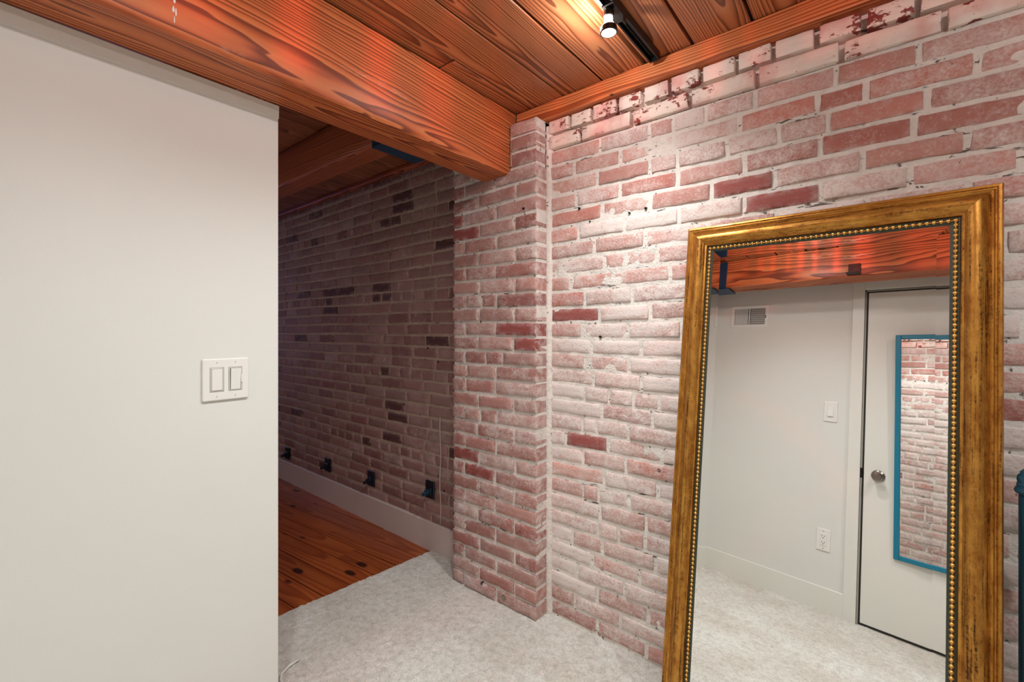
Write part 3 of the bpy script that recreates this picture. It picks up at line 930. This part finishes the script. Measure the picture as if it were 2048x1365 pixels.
# ------------------------------------------------------------------ gold mirror leaning on the brick wall
P0 = Vector((-0.50366, 1.58003, 1.59882))
wv = Vector((0.99671276, -0.08053092, -0.00885699))
dv = Vector((-0.01846518, -0.119362, -0.99267908))
nvv = wv.cross(dv).normalized()
if nvv.y > 0: nvv = -nvv
MW, ML = 0.7353, 1.6075
gm = empty('standing_mirror')
base = P0 + dv * ML + wv * MW / 2
upv = -dv.normalized(); wn = wv.normalized()
gm.matrix_world = Matrix(((wn.x, nvv.x * -1, upv.x, base.x), (wn.y, nvv.y * -1, upv.y, base.y), (wn.z, nvv.z * -1, upv.z, base.z), (0, 0, 0, 1)))
tag(gm, 'tall mirror in a wide worn gold frame leaning on the brick wall', 'mirror')
# local: x along width, z up, -y towards the room
prof = [(0.0, -0.026), (0.0, 0.002), (0.003, 0.007), (0.008, 0.008), (0.011, 0.005), (0.013, 0.005), (0.016, 0.0085), (0.020, 0.007), (0.0225, 0.005),
        (0.026, 0.011), (0.032, 0.0185), (0.040, 0.0225), (0.049, 0.0225), (0.057, 0.0185), (0.062, 0.012), (0.0635, 0.010), (0.0685, 0.009), (0.070, 0.004)]
def rail(name, prof, side, mat, close=True):
    """mitred rail with the profile (inset s, height t); side in T,B,L,R"""
    hwid = MW / 2
    verts, along, faces = [], [], []
    nseg = 24
    for i in range(nseg + 1):
        f = i / nseg
        for s, h in prof:
            if side in 'TB':
                a, b = -hwid + s, hwid - s
                x = a + (b - a) * f; z = ML - s if side == 'T' else s
                verts.append((x, -h, z)); along.append((x + (5 if side == 'T' else 9), s, h))
            else:
                a, b = s, ML - s
                z = a + (b - a) * f; x = -hwid + s if side == 'L' else hwid - s
                verts.append((x, -h, z)); along.append((z + (2 if side == 'L' else 14), s + 3, h))
    m = len(prof)
    for i in range(nseg):
        for k in range(m - 1):
            faces.append((i * m + k, (i + 1) * m + k, (i + 1) * m + k + 1, i * m + k + 1))
        if close: faces.append((i * m + m - 1, (i + 1) * m + m - 1, (i + 1) * m, i * m))
    if close:
        faces.append(tuple(range(m))); faces.append(tuple(nseg * m + k for k in range(m)))
    me = bpy.data.meshes.new(name); me.from_pydata(verts, [], faces)
    bm = bmesh.new(); bm.from_mesh(me); bmesh.ops.recalc_face_normals(bm, faces=bm.faces); bm.to_mesh(me); bm.free()
    at = me.attributes.new('along', 'FLOAT_VECTOR', 'POINT')
    at.data.foreach_set('vector', np.array(along, dtype=np.float32).reshape(-1))
    o = link(name, me, mat, gm); sharp(o, 32)
    return o
profc = prof + [(0.070, -0.020)]
for sd in 'LRTB':
    rail('frame_rail', profc, sd, M['gold'])
linp = [(0.069, -0.012), (0.069, 0.0035), (0.073, 0.0045), (0.0775, 0.0025), (0.0815, 0.0045), (0.086, 0.0028), (0.088, 0.0015), (0.088, -0.012)]
for sd in 'LRTB':
    rail('liner', linp, sd, M['liner'])
# glass with a bevelled border
gi = 0.0875; bw = 0.024; rise = 0.0006
hwid = MW / 2
def ring(s, y): return [(-hwid + s, y, s), (hwid - s, y, s), (hwid - s, y, ML - s), (-hwid + s, y, ML - s)]
vv = ring(gi, -rise) + ring(gi + bw, 0.0) + ring(gi, 0.004)
ff = [(4, 5, 6, 7)] + [(k, (k + 1) % 4, 4 + (k + 1) % 4, 4 + k) for k in range(4)] + [(8 + k, 8 + (k + 1) % 4, (k + 1) % 4, k) for k in range(4)] + [(8, 11, 10, 9)]
me = bpy.data.meshes.new('glass'); me.from_pydata(vv, [], ff)
bm = bmesh.new(); bm.from_mesh(me); bmesh.ops.recalc_face_normals(bm, faces=bm.faces); bm.to_mesh(me); bm.free()
link('glass', me, M['mirror'], gm)
box('backing_board', (-hwid + 0.03, 0.008, 0.03), (hwid - 0.03, 0.014, ML - 0.03), M['board'], gm)
# bead moulding
bm = bmesh.new()
bmesh.ops.create_uvsphere(bm, u_segments=8, v_segments=6, radius=0.0052)
for v in bm.verts:
    if v.co.x < 0: v.co.x *= 1.25; k = 1 + v.co.x / 0.0085; v.co.y *= max(0.45, k); v.co.z *= max(0.45, k)
    v.co.z *= 0.8
bead_me = bm_mesh(bm, 'bead', True); bead_me.materials.append(M['beadgold'])
s = 0.0785; pitch = 0.0128
def bead(x, z, ang):
    o = link('bead', bead_me, None, gm); o.location = (x, -0.0055, z); o.rotation_euler = (PI / 2, ang, 0)
nside = int((ML - 2 * s) / pitch); ntop = int((MW - 2 * s) / pitch)
for k in range(ntop + 1): bead(-hwid + s + (MW - 2 * s) * k / ntop, ML - s, 0)
cnt = 0
for k in range(1, nside):
    z = ML - s - (ML - 2 * s) * k / nside
    for x in (-hwid + s, hwid - s):
        bead(x, z, -PI / 2)
bm = bmesh.new()
for k in range(ntop + 1):
    bmesh.ops.create_uvsphere(bm, u_segments=8, v_segments=5, radius=0.005, matrix=Matrix.Translation((-hwid + s + (MW - 2 * s) * k / ntop, -0.0055, s)))
o = link('bead_row', bm_mesh(bm, 'bead_row', True), M['beadgold'], gm); tag(o, kind='stuff')
for a, b in (((-hwid + s, ML - s), (hwid - s, ML - s)), ((-hwid + s, s), (-hwid + s, ML - s)), ((hwid - s, s), (hwid - s, ML - s))):
    cyl('bead_string', (a[0], -0.004, a[1]), (b[0], -0.004, b[1]), 0.0018, M['beadgold'], gm, n=6)

# ------------------------------------------------------------------ dark teal post at the right edge
tp = empty('metal_post', (0.266, 1.45, 0))
tag(tp, 'dark teal metal post with a rolled top at the right edge', 'post')
cyl('tube', (0, 0, 0.0), (0, 0, 0.905), 0.026, M['teal'], tp, n=28)
lathe('collar', [(0.026, 0.893), (0.031, 0.895), (0.033, 0.900), (0.031, 0.905), (0.029, 0.908), (0.029, 0.915), (0.020, 0.922), (0, 0.923)], M['teal'], tp, 28)
pts = [(0.010 + 0.026 * math.cos(a), 0, 0.925 + 0.020 * math.sin(a)) for a in [PI + 0.5 - k * (2 * PI - 0.6) / 24 for k in range(25)]]
tube('rolled_top', pts, 0.013, M['teal'], tp, 12)
lathe('foot', [(0, 0), (0.05, 0), (0.05, 0.006), (0.03, 0.012), (0.026, 0.02)], M['teal'], tp, 28)

# ------------------------------------------------------------------ cable on the carpet
pts = [(-1.60 - 0.03 * math.sin(k * 0.5) - 0.0, 0.80 - 0.028 * k, 0.008) for k in range(3)] 
pts = [(-1.68, 0.78, 0.008), (-1.675, 0.74, 0.008), (-1.655, 0.705, 0.009), (-1.625, 0.690, 0.009), (-1.59, 0.690, 0.009), (-1.555, 0.672, 0.009), (-1.545, 0.64, 0.008), (-1.56, 0.62, 0.008), (-1.60, 0.612, 0.008)]
o = tube('cable', pts, 0.0045, M['cable'])
tag(o, 'thin white cable on the carpet at the foot of the partition', 'cable')

# ------------------------------------------------------------------ track light
TY0, TY1 = -0.75, 0.945
def track(x, label):
    tr = empty('light_track', (x, 0.6, CEIL))
    tag(tr, label, 'light track')
    for x0, x1 in ((-0.018, -0.013), (0.013, 0.018)):
        box('track_side', (x0, TY0, -0.026), (x1, TY1, 0.001), M['black'], tr)
    box('track_channel', (-0.013, TY0, -0.006), (0.013, TY1, 0.001), M['slot'], tr)
    for x in (-0.006, 0.006):
        box('conductor', (x - 0.0015, TY0, -0.014), (x + 0.0015, TY1 - 0.01, -0.006), M['darksteel'], tr)
    box('end_cap', (-0.018, TY1, -0.026), (0.018, TY1 + 0.006, 0.001), M['black'], tr)
track(-0.612, 'black light track on the plank ceiling ending at the pine trim')
track(0.525, 'added unseen light track on the ceiling beyond the right edge')  # added out of view to carry the right-hand fill lamps

def lamp(y, label, leak=None, x=-0.617):
    e = empty('track_lamp', (x, y, CEIL - 0.005))
    tag(e, label, 'lamp', 'lamps on the ceiling track')
    a = box('adaptor', (-0.014, -0.02, -0.026), (0.026, 0.075, 0.0), M['darksteel'], e, 0.002)
    box('lock_lever', (0.020, 0.045, -0.044), (0.025, 0.065, -0.020), M['darksteel'], e)
    cyl('stem', (0, 0, -0.026), (0, 0, -0.040), 0.008, M['darksteel'], e, n=14)
    lathe('socket', [(0, -0.028), (0.015, -0.028), (0.016, -0.030), (0.016, -0.048), (0, -0.048)], M['darksteel'], e, 20)
    lathe('bulb', [(0, -0.046), (0.012, -0.046), (0.0125, -0.056), (0.010, -0.059), (0.012, -0.062), (0.019, -0.076)], M['bulb'], e, 24)
    lathe('ring', [(0.019, -0.0745), (0.0245, -0.080), (0.0255, -0.087), (0.0250, -0.095), (0.0215, -0.096)], M['darksteel'], e, 28)
    lathe('lens', [(0, -0.0975), (0.012, -0.097), (0.022, -0.0945), (0.0225, -0.092), (0, -0.0915)], M['lens'], e, 28)
    ld = bpy.data.lights.new('lamp_beam', 'SPOT'); lo = bpy.data.objects.new('lamp_beam', ld); C.objects.link(lo)
    lo.parent = e; lo.location = (0, 0, -0.1005)
    ld.energy = SPOT_W; ld.color = LAMP_COL; ld.spot_size = math.radians(140); ld.spot_blend = 0.9; ld.shadow_soft_size = 0.02
    lk = bpy.data.lights.new('lamp_back_glow', 'POINT'); lo = bpy.data.objects.new('lamp_back_glow', lk); C.objects.link(lo)
    lo.parent = e; lo.location = (-0.026, -0.01, -0.068)
    lk.energy = GLOW_W; lk.color = GLOW_COL; lk.shadow_soft_size = 0.012
    if leak is not None:
        # added unseen slotted shield, cutting the dichroic red leak into bands
        bm = bmesh.new()
        for k in range(-9, 10):
            m = Matrix.Rotation(leak + k * 0.16, 4, 'Z') @ Matrix.Translation((0.030, 0, -0.060)) @ Matrix.Diagonal((0.0012, 0.0022 if k % 3 else 0.0034, 0.034, 1))
            bmesh.ops.create_cube(bm, size=1.0, matrix=m)
        for k in range(-12, 12):     # solid lower band, keeps the red off the partition
            m = Matrix.Rotation(leak + (k + 0.5) * 0.16, 4, 'Z') @ Matrix.Translation((0.030, 0, -0.074)) @ Matrix.Diagonal((0.0012, 0.006, 0.0205, 1))
            bmesh.ops.create_cube(bm, size=1.0, matrix=m)
        for zz in (-0.084, -0.043):
            for k in range(-10, 10):
                m = Matrix.Rotation(leak + (k + 0.5) * 0.16, 4, 'Z') @ Matrix.Translation((0.030, 0, zz)) @ Matrix.Diagonal((0.0012, 0.006, 0.003, 1))
                bmesh.ops.create_cube(bm, size=1.0, matrix=m)
        link('leak_band_mask', bm_mesh(bm, 'leak_band_mask'), M['darksteel'], e)
        lr = bpy.data.lights.new('lamp_red_leak', 'POINT'); lo = bpy.data.objects.new('lamp_red_leak', lr); C.objects.link(lo)
        lo.parent = e; lo.location = (0.0175 * math.cos(leak), 0.0175 * math.sin(leak), -0.060)
        lr.energy = LEAK_W; lr.color = LEAK_COL; lr.shadow_soft_size = 0.0007
    return e
lamp(0.85, 'added fill lamp out of view on the right-hand track in front of the brick wall', x=0.52)  # this lamp and the next are added to brighten the right side
lamp(0.05, 'added fill lamp out of view on the right-hand track in front of the door', x=0.52)
lamp(1.205, 'lit spot lamp hanging from the track nearest the brick wall')
lamp(0.72, 'lit spot lamp on the track above the camera', PI)
lamp(0.14, 'lit spot lamp on the track near the girder', -PI / 2 + 1.1)

# ------------------------------------------------------------------ fill lamp added to lift the dim room (hidden by the partition)
cl = empty('fill_pendant', (-3.3, -0.75, CEIL))
tag(cl, 'added unseen pendant lamp filling the dim room behind the partition', 'lamp')
lathe('canopy', [(0, 0), (0.05, 0), (0.05, -0.02), (0.04, -0.025), (0, -0.026)], M['black'], cl)
cyl('cord', (0, 0, -0.02), (0, 0, -0.62), 0.003, M['black'], cl, n=8)
lathe('socket', [(0, -0.60), (0.018, -0.60), (0.02, -0.65), (0, -0.65)], M['black'], cl)
lathe('globe', [(0.012, -0.648), (0.03, -0.66), (0.045, -0.69), (0.045, -0.71), (0.03, -0.735), (0, -0.745)], M['bulb'], cl)
ld = bpy.data.lights.new('dim_room_fill', 'POINT'); lo = bpy.data.objects.new('dim_room_fill', ld); C.objects.link(lo)
lo.parent = cl; lo.location = (0.09, 0.09, -0.70); ld.energy = DIM_W; ld.color = (1.0, 0.90, 0.82); ld.shadow_soft_size = 0.05

pts = [(-1.885 + 0.004 * math.sin(k), DW - 0.011, 0.16 + 0.05 * k) for k in range(13)]
o = tube('wall_cable', pts, 0.0028, M['basepaint'])
tag(o, 'thin painted cable running up the dim brick wall beside the pilaster', 'cable')
